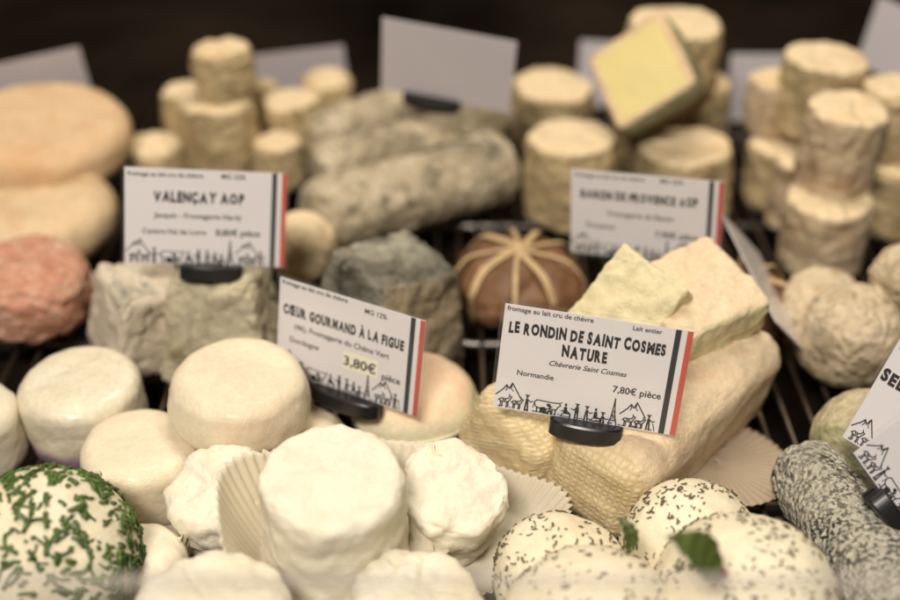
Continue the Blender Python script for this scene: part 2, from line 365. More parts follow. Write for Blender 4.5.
def border(bm, x0, y0, L, z):
    """pen-and-ink frieze along the foot of a card: peaks, goats, herders, folk, a lattice tower"""
    u = L / 100.0; P = lambda x, y: (x0 + x * u, y0 + y * u * 1.22); rng = random.Random(3)
    def st(pts, w=.42): stroke(bm, [P(*p) for p in pts], w * u * 1.45, z)
    def fl(pts): fillp(bm, [P(*p) for p in pts], z)
    def blob(cx, cy, rx, ry, n=10): fl([(cx + rx * math.cos(6.283 * i / n), cy + ry * math.sin(6.283 * i / n)) for i in range(n)])
    def peaks(x):
        st([(x - 1, 6.6), (x + 3.2, 10.2), (x + 5, 12.6), (x + 6.8, 10.8), (x + 8.4, 14), (x + 12, 9.4), (x + 14.5, 6.3)], .55)
        st([(x + 8.4, 14), (x + 8, 11), (x + 9.3, 9.6)]); st([(x + 5, 12.6), (x + 5.4, 10.6), (x + 4.8, 9.4)])
    def goat(x, f=1, s=1):
        q = lambda pts: [(x + a * f * s, b * s) for a, b in pts]
        st(q([(0, 4.3), (1.2, 5), (4, 4.8), (5.4, 5.2), (6.2, 6.6), (7.6, 6.2), (6.9, 5.2), (5.8, 3.6), (4.8, 3.2), (1.6, 3.0), (.4, 3.6), (0, 4.3)]), .5)
        for a in (.7, 1.7, 4.5, 5.4): st(q([(a, 3.4), (a + .25, 1.8), (a - .1, .2)]), .5)
        st(q([(6.3, 6.5), (5.7, 7.6)]), .45); st(q([(0, 4.3), (-.7, 3.6)]), .4); st(q([(2, 4.4), (3, 3.8), (4, 4.3)]), .5)
    def man(x, h=8, arm=1, fill=True):
        blob(x, h - .8, .75, .85); st([(x - 1.2, h + .05), (x + 1.2, h + .05)], .5)
        if fill: fl([(x - 1.0, h * .45), (x - .8, h - 1.8), (x + .8, h - 1.8), (x + 1.0, h * .45)])
        else: st([(x - .8, h * .4), (x - .8, h - 1.8), (x + .8, h - 1.8), (x + .8, h * .4), (x - .8, h * .4)])
        st([(x - .6, h * .45), (x - .9, 0)], .7); st([(x + .5, h * .45), (x + .9, 0)], .7)
        st([(x, h - 2.1), (x + 2 * arm, h - 3.4), (x + 3.6 * arm, h - 3.0)], .5)
    def seated(x):
        blob(x, 6.7, .8, .9); fl([(x - 1.3, 1.6), (x - .9, 5.6), (x + .9, 5.6), (x + 1.5, 1.6)])
        st([(x + 1, 2.2), (x + 3, 2.0), (x + 3.2, 0)], .7); st([(x - 1.5, 1.6), (x - 2.6, .1)], .5); st([(x - 2.8, .3), (x + 3, .3)], .4)
    peaks(1); goat(2.5); goat(10.5, 1, .9); man(19.5, 8.6, 1)
    st([(24, 5.6), (25.5, 7.0), (36, 6.6), (39.5, 6.9), (40.2, 5.6), (38.6, 4.4), (38, 3), (27, 2.7), (25, 3.4), (24, 5.6)], .5)      # the cow
    for a in (26, 28.2, 35.5, 37.4): st([(a, 3), (a, .2)], .6)
    st([(39.6, 6.8), (41, 7.6)], .4); st([(24.3, 5.6), (23.5, 2.4)], .35); blob(30, 2.0, 2.2, 1.6); blob(33, 5.0, 1.4, .9); man(34, 4.2, -1)
    seated(43.5); st([(41, 3), (44.5, 3.4), (46, 2.4)], .5)
    man(50.5, 8.0, -1, False); blob(50.5, 4.2, 1.3, 1.5); man(56.5, 7.6, 1); seated(62); man(66.5, 5.6, 1)
    st([(70.2, 0), (71.6, 5), (72.3, 11), (72.6, 14.4)], .5); st([(75.2, 0), (73.7, 5), (72.9, 11), (72.6, 14.4)], .5)
    for yy, hw in ((2.2, 1.9), (4.8, 1.1), (7.4, .7)): st([(72.7 - hw, yy), (72.7 + hw, yy)], .5)
    st([(71, 2.2), (74, 4.8)], .3); st([(74.4, 2.2), (71.7, 4.8)], .3); st([(72, 5), (73.4, 7.4)], .3)
    peaks(77.5); goat(79, 1, .95); goat(86, 1, .85); man(94.2, 8.2, 1); st([(97, 4), (98.4, 0)], .4)
    for i in range(46):
        xx = rng.uniform(0, 99); st([(xx, rng.uniform(0, 1.0)), (xx + rng.uniform(.4, 1.8), rng.uniform(0, .9))], .4)

CW, CH = .0805, .0508
def card_matrix(roll, lean, yaw):
    B = Matrix(((1, 0, 0), (0, 0, -1), (0, 1, 0)))
    return (Matrix.Rotation(R(yaw), 3, 'Z') @ Matrix.Rotation(R(-lean), 3, 'X') @ B @ Matrix.Rotation(R(roll), 3, 'Z'))

def flat_box(bm, x0, x1, y0, y1, z0, z1):
    v = [bm.verts.new((x, y, z)) for z in (z0, z1) for y in (y0, y1) for x in (x0, x1)]
    for f in ((0, 2, 3, 1), (4, 5, 7, 6), (0, 1, 5, 4), (2, 6, 7, 3), (0, 4, 6, 2), (1, 3, 7, 5)): bm.faces.new([v[i] for i in f])

def price_card(label, pose, px, py, d, text=None, seed=1, sleeve=True, group=None, clip=None, clip_label=None, frieze=True):
    root = empty('price_card', at_d(px, py, d)); root.rotation_euler = card_matrix(*pose).to_euler(); tag(root, label, 'price card', group)
    KS = CW / .0856
    W, Hh = CW, CH; mg = .0016 if sleeve else 0
    x0, x1, y0, y1 = -W / 2 + mg, W / 2 - mg, -Hh / 2 + mg, Hh / 2 - mg
    bm = bmesh.new(); flat_box(bm, x0, x1, y0, y1, -.0003, .0002); link('card_insert', bm, M['card' if text is not None or sleeve else 'card_back'], root, False)
    z = .00032
    if text is not None:
        for nm, a, b, mt in (('dark_stripe', x1 - .0072, x1 - .0048, 'stripe_dark'), ('red_stripe', x1 - .0024, x1 - .00002, 'stripe_red')):
            bm = bmesh.new(); flat_box(bm, a, b, y0 + .00003, y1 - .00003, .00022, z); link(nm, bm, M[mt], root, False)
        cx = (x0 + x1 - .007) / 2; k = (x1 - x0) - .0075
        bm = bmesh.new()
        n = len(text['title'])
        for i, (s, wd, yy) in enumerate(text['title']): hand_title(bm, s, text.get('ts', .0066) * KS, cx + (text.get('tx', 0)), y0 + yy * Hh, z, wd * k, seed + i)
        link('title_lettering', bm, M['ink'], root, False)
        for (s, size, fx, fy, al, sh, bo) in text['small']:
            bm = bmesh.new(); text_line(bm, s, size * KS, x0 + fx * k, y0 + fy * Hh, z, .00005 + bo, sh, al); link('small_lettering', bm, M['inkgrey'], root, False)
        if 'patch' in text:
            a, b, c_, d_ = text['patch']; bm = bmesh.new(); flat_box(bm, x0 + a * k, x0 + b * k, y0 + c_ * Hh, y0 + d_ * Hh, .00021, .00028); link('price_sticker', bm, M['pricepatch'], root, False)
            bm = bmesh.new(); text_line(bm, text['price'], .0066, x0 + (a + b) / 2 * k, y0 + (c_ + .035) * Hh, .0004, .00012, 0, 'C', (b - a) * k * .92); link('price_lettering', bm, M['ink'], root, False)
        if frieze:
            bm = bmesh.new(); border(bm, x0 + .0006, y0 + .0006, k - .001, z + .00002); link('ink_drawing', bm, M['ink'], root, False)
    if sleeve:
        bm = bmesh.new(); flat_box(bm, -W / 2, W / 2, -Hh / 2, Hh / 2, -.0006, .0007)
        bmesh.ops.bevel(bm, geom=bm.edges[:], offset=.0002, segments=1, affect='EDGES'); link('clear_sleeve', bm, M['sleeve'], root, False)
    if clip is not None:
        cx, cw = clip; ch = empty('card_holder', root.location); ch.rotation_euler = root.rotation_euler
        tag(ch, clip_label, 'card holder', 'black plastic price card holders')
        bm = bmesh.new()
        for sd in (1, -1):                                  # two rounded jaws, oval seen from above
            n = 28; rings = []
            for (yy, sh_) in ((-Hh / 2 - .0054, .93), (-Hh / 2 - .0046, 1), (-Hh / 2 + .0014, 1), (-Hh / 2 + .0022, .93)):
                rings.append([bm.verts.new((cx + cw / 2 * sh_ * math.cos(math.pi * j / n), yy, sd * (.0009 + .0072 * sh_ * math.sin(math.pi * j / n) ** .7))) for j in range(n + 1)])
            for a, b in zip(rings, rings[1:]):
                for j in range(n): bm.faces.new((a[j], a[j + 1], b[j + 1], b[j]))
                bm.faces.new((a[n], a[0], b[0], b[n]))
            bm.faces.new(rings[0]); bm.faces.new(rings[-1])
        bmesh.ops.recalc_face_normals(bm, faces=bm.faces[:])
        flat_box(bm, cx - cw / 2 + .001, cx + cw / 2 - .001, -Hh / 2 - .0050, -Hh / 2 - .0007, -.0025, .0025)
        link('clamp', bm, M['clip'], ch, False)
        bm = bmesh.new(); tube(bm, [Vector((cx, -Hh / 2 - .004, 0)), Vector((cx, -Hh / 2 - .013, -.003))], [.0018, .0012], 8); link('spike', bm, M['clip'], ch)
    return root

# ------------------------------------------------------------------ setting: counter tray, rack, back panel
bm = bmesh.new(); flat_box(bm, -1.2, 1.2, .05, 1.35, -.045, -.030); tag(link('counter_floor', bm, M['tray'], None, False), 'dark brown counter floor under the rack', kind='structure')
bm = bmesh.new(); flat_box(bm, -1.6, 1.6, 1.36, 1.39, -.3, 1.0); tag(link('back_wall', bm, M['panel'], None, False), 'dark back panel of the display', kind='structure')

rack = empty('wire_rack', (0, .6, 0)); tag(rack, 'dark wire rack of close parallel rods under all the cheeses', 'wire rack')
bm = bmesh.new()
x = -.62
while x < .62:
    yy0 = .22; tube(bm, [Vector((x, yy0 - .6, -.004)), Vector((x + random.uniform(-.001, .001), .90 - .6, -.004))], .0013, 6); x += .0125
link('rod_grid', bm, M['wire'], rack)
for yb in (.30, .43, .56, .69, .82):
    bm = bmesh.new(); tube(bm, [Vector((-.63, yb - .6, -.0075)), Vector((.63, yb - .6, -.0075))], .0024, 10); link('cross_bar', bm, M['steel'], rack)

# ------------------------------------------------------------------ fresh whites, front left
G_W = 'fresh white goat cheeses'
round_cheese('smooth white round cheese with pinkish top, sitting up on two others left of the centre', ['pinkwhite'], 238, 372, 138, .0265, z=.056, edge=.0065, dome=.0010, taper=.06, dl='white', tilt=(3, 2), group=G_W, bulge=.0022)
round_cheese('white round cheese with a purple base at the left edge', ['whitepurple'], 77, 378, 122, .036, z=.036, edge=.0065, dome=.0015, dl='white', tilt=(2, -2), group=G_W)
round_cheese('pinkish white round cheese partly under the raised white one', ['pinkwhite'], 141, 441, 122, .032, z=.032, edge=.007, dome=.0015, dl='white', tilt=(0, 3), group=G_W)
round_cheese('pink tinged white cheese just under the fig cheese card holder', ['pinkwhite'], 292, 432, 118, .022, z=.022, edge=.009, dome=.002, dl='white', group=G_W)
round_cheese('domed cheese with peach top and pale foot behind the fig cheese card', ['fig'], 413, 378, 132, .030, z=.028, edge=.016, dome=.003, dl='white', group=G_W)
round_cheese('sliver of white cheese at the left edge beside the purple based one', ['white'], -42, 405, 112, .034, z=.034, edge=.008, dl='white', group=G_W)

# crottins in pleated paper cases
def paper_case(label, p, r0, r1, h, tilt=(0, 0), n=58, group='pleated paper cases', turn=0, low=.25, fold=0):
    bm = bmesh.new(); seg = n * 6; rows = 14; 
    ring = []
    for i in range(rows + 1):
        t = i / rows; rr = r0 + (r1 - r0) * t ** .8; row = []
        for j in range(seg):
            a = 2 * math.pi * j / seg
            pl = math.sin(a * n) * .0006 * (.25 + t) * (1 + .5 * math.sin(a * 3 + 1))
            wob = .0035 * t * math.sin(a * 2 + turn) + .0022 * t * math.sin(a * 5 + turn * 2)
            fr = max(0, -math.sin(a + turn)) ** 4 + .45 * max(0, math.sin(a + turn)) ** 2; fr = max(fr, min(1, max(0, math.cos(a + turn + .65) * 1.6 - .25)) * fold)      # 1 toward the customer, where the case is pressed flat
            zz = h * t * (1 + .05 * math.sin(a * 3 + turn)) * (1 - (1 - low) * fr) + pl * .4
            row.append(bm.verts.new(((rr + pl + wob) * math.cos(a), (rr + pl + wob) * math.sin(a), zz + .0005)))
        ring.append(row)
    for a, b in zip(ring, ring[1:]):
        for j in range(seg): bm.faces.new((a[j], a[(j + 1) % seg], b[(j + 1) % seg], b[j]))
    bm.faces.new(ring[0][::-1])
    o = link('paper_case', bm, M['paper']); sm = o.modifiers.new('thick', 'SOLIDIFY'); sm.thickness = .00018
    o.location = p; o.rotation_euler = (R(tilt[0]), R(tilt[1]), turn); tag(o, label, 'paper case', group); return o

G_C = 'fresh curd cheeses in paper cases'
o, r, p = round_cheese('tall cream white curd cheese standing frontmost in the middle of the white group', ['curd'], 331, 474, 158, .048, z=.070, edge=.0045, dome=.0004, taper=.05, dl=[('f', .0006, 50), ('t', .0016, 90), ('f', .0009, 14)], tilt=(9, 1), group=G_C, name='curd_cheese')
paper_case('pleated paper case flaring around the frontmost tall curd cheese', p + Vector((0, .006, -.047)), r * 1.0, r * 1.52, .035, (0, 0), turn=.0, low=.10, fold=1)
o, r, p = round_cheese('crumbly curd cheese at the left behind its pleated paper', ['curd'], 213, 482, 112, .040, z=.038, edge=.006, dome=.0012, dl='curd', tilt=(14, -12), group=G_C, name='curd_cheese')
o, r, p = round_cheese('rough topped curd cheese tipped toward the front right of the white group', ['curd'], 455, 484, 118, .036, z=.046, edge=.0045, dome=.0015, dl='curd', tilt=(20, 10), group=G_C, name='curd_cheese')
paper_case('pleated paper case showing behind the tipped curd cheese', p + Vector((.012, .006, -.040)), r * 1.0, r * 1.34, .022, (8, 12), turn=.3, low=.3)
round_cheese('curd cheese cut by the bottom edge, left one behind the clear shield', ['curd'], 208, 606, 176, .044, z=.052, edge=.010, dome=.002, dl='curd', tilt=(3, 0), group=G_C, name='curd_cheese')
round_cheese('curd cheese cut by the bottom edge, right one behind the clear shield', ['curd'], 418, 592, 150, .042, z=.044, edge=.010, dome=.002, dl='curd', tilt=(5, 4), group=G_C, name='curd_cheese')
paper_case('crumpled paper case between the chive cheese and the curd cheeses', at(140, 545, .004), .022, .030, .028, (5, 12), turn=.9)
round_cheese('white cheese deep in the paper beside the chive coated ball', ['white'], 140, 545, 90, .026, z=.026, edge=.009, dl='white', group=G_C)

# ------------------------------------------------------------------ balls with herbs
def ball_mesh(rx, rz, seg=120, rings=70, zoff=.75):
    """squat dome: ellipsoid flattened below"""
    bm = bmesh.new(); bmesh.ops.create_uvsphere(bm, u_segments=seg, v_segments=rings, radius=1)
    for v in bm.verts:
        z = v.co.z; zz = z * rz if z > 0 else z * rz * zoff
        if z < -.6: zz = max(zz, -rz * zoff * .75)
        v.co = Vector((v.co.x * rx, v.co.y * rx, zz + rz * zoff * .75))
    me = bpy.data.meshes.new('m'); bm.to_mesh(me); bm.free(); me.update(); return me

def scatter(me, mat, name, parent, n, L, rad, zmin=0, rng=None, curve=0, flat=1.0, clump=0):
    rng = rng or random.Random(5); bm = bmesh.new(); me.update(); fs = [f for f in me.polygons if f.center.z > zmin]
    pick = rng.choices(fs, weights=[f.area for f in fs], k=n * 8)
    class V: pass
    k = 0; tries = 0
    while k < n and tries < n * 8:
        f = pick[tries]; tries += 1; v = V(); v.co = f.center.copy(); v.normal = f.normal.copy()
        if clump and noise.noise(v.co * 75 + Vector((9, 3, 1))) < -clump * .5 + rng.uniform(-.25, .25): continue
        nrm = v.normal; t = nrm.orthogonal().normalized(); t.rotate(Matrix.Rotation(rng.uniform(0, 6.28), 3, nrm)); b = nrm.cross(t)
        l = L * rng.uniform(.2, 1.4); r = rad * rng.uniform(.6, 1.3); lift = rng.uniform(-.06, .16) * l; bend = rng.uniform(-curve, curve)
        c = v.co + b * rng.uniform(-.001, .001) + t * rng.uniform(-.001, .001)
        pts = [c + t * (s * l) + b * (bend * l * (s * s * 4)) + nrm * (r * .5 + lift * s * 2 + max(0, lift) * .5 - (s * s) * l * l / .08 * .5) for s in (-.5, -.17, .17, .5)]
        tube(bm, pts, r, 5, flat); k += 1
    return link(name, bm, mat, parent)

def herb_ball(label, px, py, w, rzf, zc, kind, nm, group, n=230, lp=None):
    p = at(px, py, zc); r = w / 2 * depth(p) / 1250; rz = r * rzf
    root = empty(nm, Vector((p.x, p.y, zc - rz * .75 * .75))); root.rotation_euler = (0, 0, random.uniform(0, 6)); tag(root, label, 'cheese', group)
    me = ball_mesh(r, rz); me.materials.append(M['herbball']); displace(me, [('f', .0010, 40), ('f', .0016, 14)]); me.update()
    link('cheese_body', me, None, root)
    if kind == 'chive': o = scatter(me, M['chive'], 'chive_coating', root, 900, .0052, .00090, rz * .2, random.Random(11), .18, .5)
    else:
        o = scatter(me, M['herb'], 'herb_flakes', root, int(n * 1.5), .0021, .00042, rz * .5, random.Random(px), .3, .6, clump=.4)
    return root, p, r
herb_ball('round white cheese coated with chopped green chives at the lower left corner', 48, 560, 180, 1.0, .031, 'chive', 'chive_cheese', None)
G_H = 'white domed cheeses flecked with dried herbs'
herb_ball('herb flecked domed cheese against the long log, rear one of the four', 690, 552, 142, .98, .021, 'herb', 'herb_cheese', G_H, 260)
b2, p2, r2 = herb_ball('large herb flecked cheese with a green leaf and red berries on it', 744, 600, 190, .84, .034, 'herb', 'herb_cheese', G_H, 260)
herb_ball('herb flecked domed cheese beside the pleated paper, left one of the four', 562, 580, 138, .92, .018, 'herb', 'herb_cheese', G_H, 240)
herb_ball('blurred herb flecked cheese at the bottom edge right of the curd cheeses', 592, 632, 190, .78, .029, 'herb', 'herb_cheese', G_H, 200)

# leaf with red berries
def leaf(label, p, L, w, rot, name='leaf'):
    bm = bmesh.new(); n = 14; rows = []
    for i in range(n + 1):
        t = i / n; hw = w * math.sin(math.pi * t ** .8) ** .8 * (1 - .2 * t) + .0001; hw *= 1 + .10 * (i % 2)
        rows.append([bm.verts.new((s * hw, L * (t - .5), .0016 * abs(s) + .004 * math.sin(t * 3) + .0008 * math.sin(i * 2.1))) for s in (-1, -.5, 0, .5, 1)])
    for a, b in zip(rows, rows[1:]):
        for j in range(4): bm.faces.new((a[j], a[j + 1], b[j + 1], b[j]))
    o = link(name, bm, M['leaf']); m = o.modifiers.new('t', 'SOLIDIFY'); m.thickness = .0004
    o.location = p; o.rotation_euler = rot; tag(o, label, 'leaf'); return o
leaf('small green leaf lying on the large herb flecked cheese', at_d(692, 557, .420), .025, .0085, (R(40), R(-14), R(72)))
leaf('small olive leaf tucked against the foot of the long log', at_d(622, 536, .470), .014, .0035, (R(38), R(14), R(30)))
for i, (bx, by, lb) in enumerate(((714, 556, 'upper red berry beside the leaf on the herb flecked cheese'), (721, 573, 'lower red berry beside the leaf on the herb flecked cheese'))):
    bm = bmesh.new(); bmesh.ops.create_icosphere(bm, subdivisions=3, radius=.0026); o = link('red_berry', bm, M['berry']); displace(o.data, [('f', .0006, 300)]); o.location = at_d(bx, by, .430); tag(o, lb, 'berry', 'red berries')

# ------------------------------------------------------------------ rondin logs
def log_between(label, pa, pb, r, mat, name='cheese_log', shape='box', rx=1.0, rad=.4, dl='rough', group=None, roll=0, endmat=None, ends=(False, False), seg=34, sq=None):
    """log lying from pa to pb (centre points)"""
    ax = pb - pa; L = ax.length
    me = box_mesh(2 * r * rx, 2 * r, L, r * rad, seg)
    me.materials.append(M[mat]); displace(me, DL[dl] if isinstance(dl, str) else dl); me.update()
    if endmat:
        me.materials.append(M[endmat])
        for f in me.polygons:
            if (ends[1] and f.normal.z > .55 and f.center.z > L * .7) or (ends[0] and f.normal.z < -.55 and f.center.z < L * .3): f.material_index = 1
    o = link(name, me, None); q = ax.to_track_quat('Z', 'Y'); o.rotation_mode = 'QUATERNION'; o.rotation_quaternion = q @ Matrix.Rotation(R(roll), 3, 'Z').to_quaternion()
    o.location = pa; tag(o, label, 'cheese', group); return o
G_R = 'pale goat cheese logs under the sharp price card'
SR = [('f', .0008, 70), ('f', .0014, 18), ('t', .0008, 110)]
CR = [('f', .0009, 70), ('f', .0006, 20), ('t', .0015, 105)]
log_between('long pinkish log lying lowest on the right, its near end marked by cloth', at(584, 489, .026), at(735, 350, .027), .0262, 'rondin', rx=1.0, rad=.55, dl=SR, group=G_R, roll=10, endmat='rondin_end', ends=(True, False))
log_between('log with a cloth grid imprint at the lower left under the card', at(494, 455, .023), at(600, 372, .024), .0240, 'rondin_grid', rx=1.0, rad=.50, dl=SR, group=G_R, roll=25)
log_between('upper right log of the pile with a rough broken end', at(657, 286, .060), at(720, 356, .047), .0258, 'rondin', rx=1.05, rad=.16, dl=CR, group=G_R, roll=8, endmat='rondin_cut', ends=(False, True))
log_between('ridged cut piece on top of the pile behind the sharp card', at(600, 293, .062), at(664, 344, .050), .0250, 'rondin_cut', rx=1.05, rad=.10, dl=CR, group=G_R, roll=48)

# thin paper disc under the logs
bm = bmesh.new(); seg = 200; rows = []
for i in range(16):
    rr = .034 * i / 15 + .0002; rows.append([bm.verts.new((rr * math.cos(6.2832 * j / seg), rr * math.sin(6.2832 * j / seg), .0004 * math.sin(j * 6.2832 / seg * 50) * (i / 15) + .001 * (i / 15) ** 3)) for j in range(seg)])
for a, b in zip(rows, rows[1:]):
    for j in range(seg): bm.faces.new((a[j], a[(j + 1) % seg], b[(j + 1) % seg], b[j]))
o = link('paper_disc', bm, M['leafboard']); o.modifiers.new('t', 'SOLIDIFY').thickness = .0006
o.location = at(716, 462, .010); o.rotation_euler = (R(-4), R(4), 0); tag(o, 'thin brown paper disc sticking out under the long log', 'paper')

# ------------------------------------------------------------------ black speckled log, front right
def round_log(label, pa, pb, r, mat, dl, group=None, edge=.006, taper=0, mats2=None):
    ax = pb - pa; me = rev_mesh(r, ax.length, edge, .001, taper, seg=110); me.materials.append(M[mat]); displace(me, dl); me.update()
    if mats2: top_material(me, M[mats2], .8, ax.length * .8)
    o = link('cheese_log', me, None); o.rotation_mode = 'QUATERNION'; o.rotation_quaternion = ax.to_track_quat('Z', 'Y'); o.location = pa; tag(o, label, 'cheese', group); return o
round_log('ash coated white log with black speckles at the lower right corner', at(910, 625, .028), at(803, 468, .020), .0182, 'ash', [('f', .0012, 70), ('f', .0007, 22), ('v', .0010, 170)], edge=.004, taper=.08)

# ------------------------------------------------------------------ small knobbly cheeses right
G_N = 'small knobbly aged cheeses on the right'
NB = [('f', .0011, 60), ('f', .0018, 20), ('v', .0008, 130)]
round_cheese('knobbly beige cheese right of the tilted blank card, left of its neighbours', ['nubbly'], 822, 284, 82, .032, z=.036, edge=.013, dome=.003, dl=NB, tilt=(8, -8), group=G_N)
round_cheese('larger knobbly cheese in the middle of the right side', ['nubbly'], 866, 304, 98, .046, z=.046, edge=.015, dome=.004, dl=NB, tilt=(10, 12), group=G_N)
round_cheese('knobbly cheese resting higher at the right edge', ['nubbly'], 908, 250, 66, .030, z=.064, edge=.015, dome=.003, dl=NB, group=G_N)
round_cheese('greenish grey knobbly cheese behind the two tilted cards at the right', ['greenish'], 864, 414, 100, .044, z=.038, edge=.016, dome=.004, dl=NB, tilt=(10, -10), group=G_N)
round_cheese('knobbly cheese low at the right edge under the higher one', ['nubbly'], 926, 330, 84, .034, z=.034, edge=.016, dome=.003, dl=NB, group=G_N)

# ------------------------------------------------------------------ stacked crottins
G_S = 'tall small goat cheeses stacked at the back'
RG = [('f', .0009, 80), ('f', .0011, 22), ('r', .0012, 40), ('v', .0006, 150)]
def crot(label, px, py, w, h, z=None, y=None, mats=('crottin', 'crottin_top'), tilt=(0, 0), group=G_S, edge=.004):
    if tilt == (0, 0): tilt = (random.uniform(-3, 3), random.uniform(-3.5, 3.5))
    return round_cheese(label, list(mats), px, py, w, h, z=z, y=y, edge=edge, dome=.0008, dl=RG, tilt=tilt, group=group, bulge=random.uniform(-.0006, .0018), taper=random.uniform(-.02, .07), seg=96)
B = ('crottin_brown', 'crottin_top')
crot('brown flecked cheese on top of the front right stack', 849, 106, 82, .050, y=.645, mats=B, tilt=(2, 2))
crot('pale brown cheese at the foot of the front right stack', 831, 196, 86, .046, z=.047, mats=B, tilt=(0, 0))
crot('broad cheese on top of the stack behind the front right stack', 827, 56, 86, .048, z=.098, tilt=(0, 3))
crot('greenish cheese at the foot of the stack behind the front right stack', 824, 120, 84, .048, z=.049)
crot('slim cheese left of the right hand stacks, upper', 776, 76, 58, .036, z=.080, mats=B)
crot('slim cheese left of the right hand stacks, lower', 780, 142, 62, .042, z=.044)
crot('small brown cheese squeezed in the gap left of the front right stack', 797, 160, 40, .046, z=.046, mats=B)
crot('upper cheese at the right edge behind the front stack', 897, 84, 70, .044, z=.090)
crot('lower cheese at the right edge behind the front stack', 900, 160, 72, .046, z=.046)
crot('tall green grey cheese left of the middle stack, just behind the Banon card', 572, 135, 96, .053, z=.054)
crot('cheese behind the tall green grey one, half hidden by the yellow wedge', 554, 83, 82, .046, z=.050)
crot('broad cheese under the yellow cut wedge', 685, 144, 100, .047, z=.047)
crot('small cheese between the yellow wedge and the tall right stacks', 702, 78, 62, .046, z=.060)
crot('cheese behind the yellow wedge, highest of the middle group', 677, 20, 98, .044, z=.104)
crot('cheese holding up the highest one behind the yellow wedge', 664, 80, 96, .058, z=.058)
crot('large pale cheese in front of the left stack', 216, 98, 76, .056, z=.058)
crot('topmost cheese of the left stack', 220, 46, 60, .034, z=.090)
crot('cheese under the topmost one of the left stack', 222, 88, 64, .054, z=.054)
crot('narrow cheese peeping out left of the left stack', 183, 88, 46, .054, z=.054)
crot('low cheese behind the left top corner of the Valençay card', 153, 142, 60, .030, z=.030)
crot('low cheese behind the right top corner of the Valençay card', 276, 140, 54, .032, z=.032)
crot('round shouldered cheese left of the ash logs, middle of the left group', 291, 97, 60, .044, z=.046)
crot('rosy topped cheese right of the left group', 327, 76, 58, .044, z=.048, edge=.008)
crot('small cheese glimpsed right of the left stack', 263, 80, 36, .044, z=.046, edge=.008)

# yellow cut wedge
def half_cheese():
    r, h = .0285, .054; n = 40; bm = bmesh.new(); prof = []
    for i in range(n + 1): a = math.pi * i / n; prof.append((r * math.cos(a), -r * 1.0 * max(0, math.sin(a)) ** .32))
    m = 14; prof += [(-r + 2 * r * i / m, 0) for i in range(1, m)]
    K = 22; rows = []
    for k in range(K + 1):
        t = k / K; z = -h / 2 + h * t; e = min(t, 1 - t); s = 1 - .10 * max(0, 1 - e / .10) ** 2
        rows.append([bm.verts.new((x * s, y * (s if y < 0 else 1), z)) for x, y in prof])
    for a, b in zip(rows, rows[1:]):
        for j in range(len(prof)): bm.faces.new((a[j], a[(j + 1) % len(prof)], b[(j + 1) % len(prof)], b[j]))
    bm.faces.new(rows[0][::-1]); bm.faces.new(rows[-1]); bmesh.ops.recalc_face_normals(bm, faces=bm.faces[:])
    me = bpy.data.meshes.new('m'); bm.to_mesh(me); bm.free(); me.materials.append(M['greyrind']); displace(me, [('f', .0005, 60), ('f', .0008, 22)]); me.update(); return me
me = half_cheese(); me.materials.append(M['yellowcut']); me.materials.append(M['yellowish'])
for f in me.polygons:
    if f.normal.y > .8: f.material_index = 1 if abs(f.center.x) < .0225 and abs(f.center.z) < .0225 else 2
o = link('cut_cheese', me, None); pc = at_d(640, 70, .745)
# local x -> along lower-right, z -> up-left edge direction, y -> toward viewer
to_cam = (CP - pc).normalized(); yv = (to_cam + Vector((-.78, 0, .70))).normalized()
xv = (Vector((.58, -.10, -.76))); xv = (xv - yv * xv.dot(yv)).normalized(); zv = xv.cross(yv)
o.rotation_euler = Matrix((xv, yv, zv)).transposed().to_euler(); o.location = pc; tag(o, 'halved cheese with smooth yellow cut face leaning on the middle group', 'cheese')

# ------------------------------------------------------------------ ash logs, centre
G_L = 'grey brown ash logs lying in the middle'
AL = [('f', .0012, 60), ('f', .0007, 20), ('r', .0006, 34), ('v', .0006, 120)]
round_log('biggest ash log, frontmost of the pile', at(310, 222, .024), at(506, 165, .026), .0235, 'ashlog', AL, G_L, edge=.010)
round_log('ash log lying along the back of the biggest one', at(314, 172, .030), at(510, 122, .032), .0180, 'ashlog', AL, G_L, edge=.009)
round_log('rearmost ash log, left of the black card holder', at(306, 138, .022), at(436, 98, .030), .0165, 'ashlog', AL, G_L, edge=.008)
round_cheese('rosy pale end of a small cheese against the foot of the biggest ash log', ['crottin_top'], 300, 222, 66, .034, z=.040, edge=.014, dome=.003, dl=NB, group=G_L)

# ------------------------------------------------------------------ left large rounds
round_cheese('large pale orange flat cheese on top at the upper left', ['orange'], 36, 118, 182, .030, z=.058, edge=.011, dome=.002, dl='smooth', tilt=(2, 2), group='large flat cheeses at the left edge', bulge=.001)
round_cheese('paler flat cheese lying just under the large orange one at the left', ['yellowish'], 30, 196, 162, .032, z=.037, edge=.015, dome=.002, dl='smooth', tilt=(0, -3), group='large flat cheeses at the left edge')
round_cheese('salmon red wrinkled cheese at the left edge', ['red'], 26, 262, 114, .036, z=.046, edge=.009, dome=.002, dl=RG, tilt=(3, 4), bulge=.002, name='red_cheese')
bm = bmesh.new(); seg = 90; rows = []
for i in range(14):
    rr = .037 * i / 13 + .0002; rows.append([bm.verts.new((rr * math.cos(6.2832 * j / seg), rr * math.sin(6.2832 * j / seg), .010 * max(0, i / 13 - .7) ** 1.3 * 2 + .0010 * math.sin(j * .42) * (i / 13) ** 2)) for j in range(seg)])
for a, b in zip(rows, rows[1:]):
    for j in range(seg): bm.faces.new((a[j], a[(j + 1) % seg], b[(j + 1) % seg], b[j]))
o = link('wrapping_paper', bm, M['paleboard']); o.modifiers.new('t', 'SOLIDIFY').thickness = .0008
o.location = at(32, 300, .004); tag(o, 'pale paper under the salmon red cheese', 'paper')

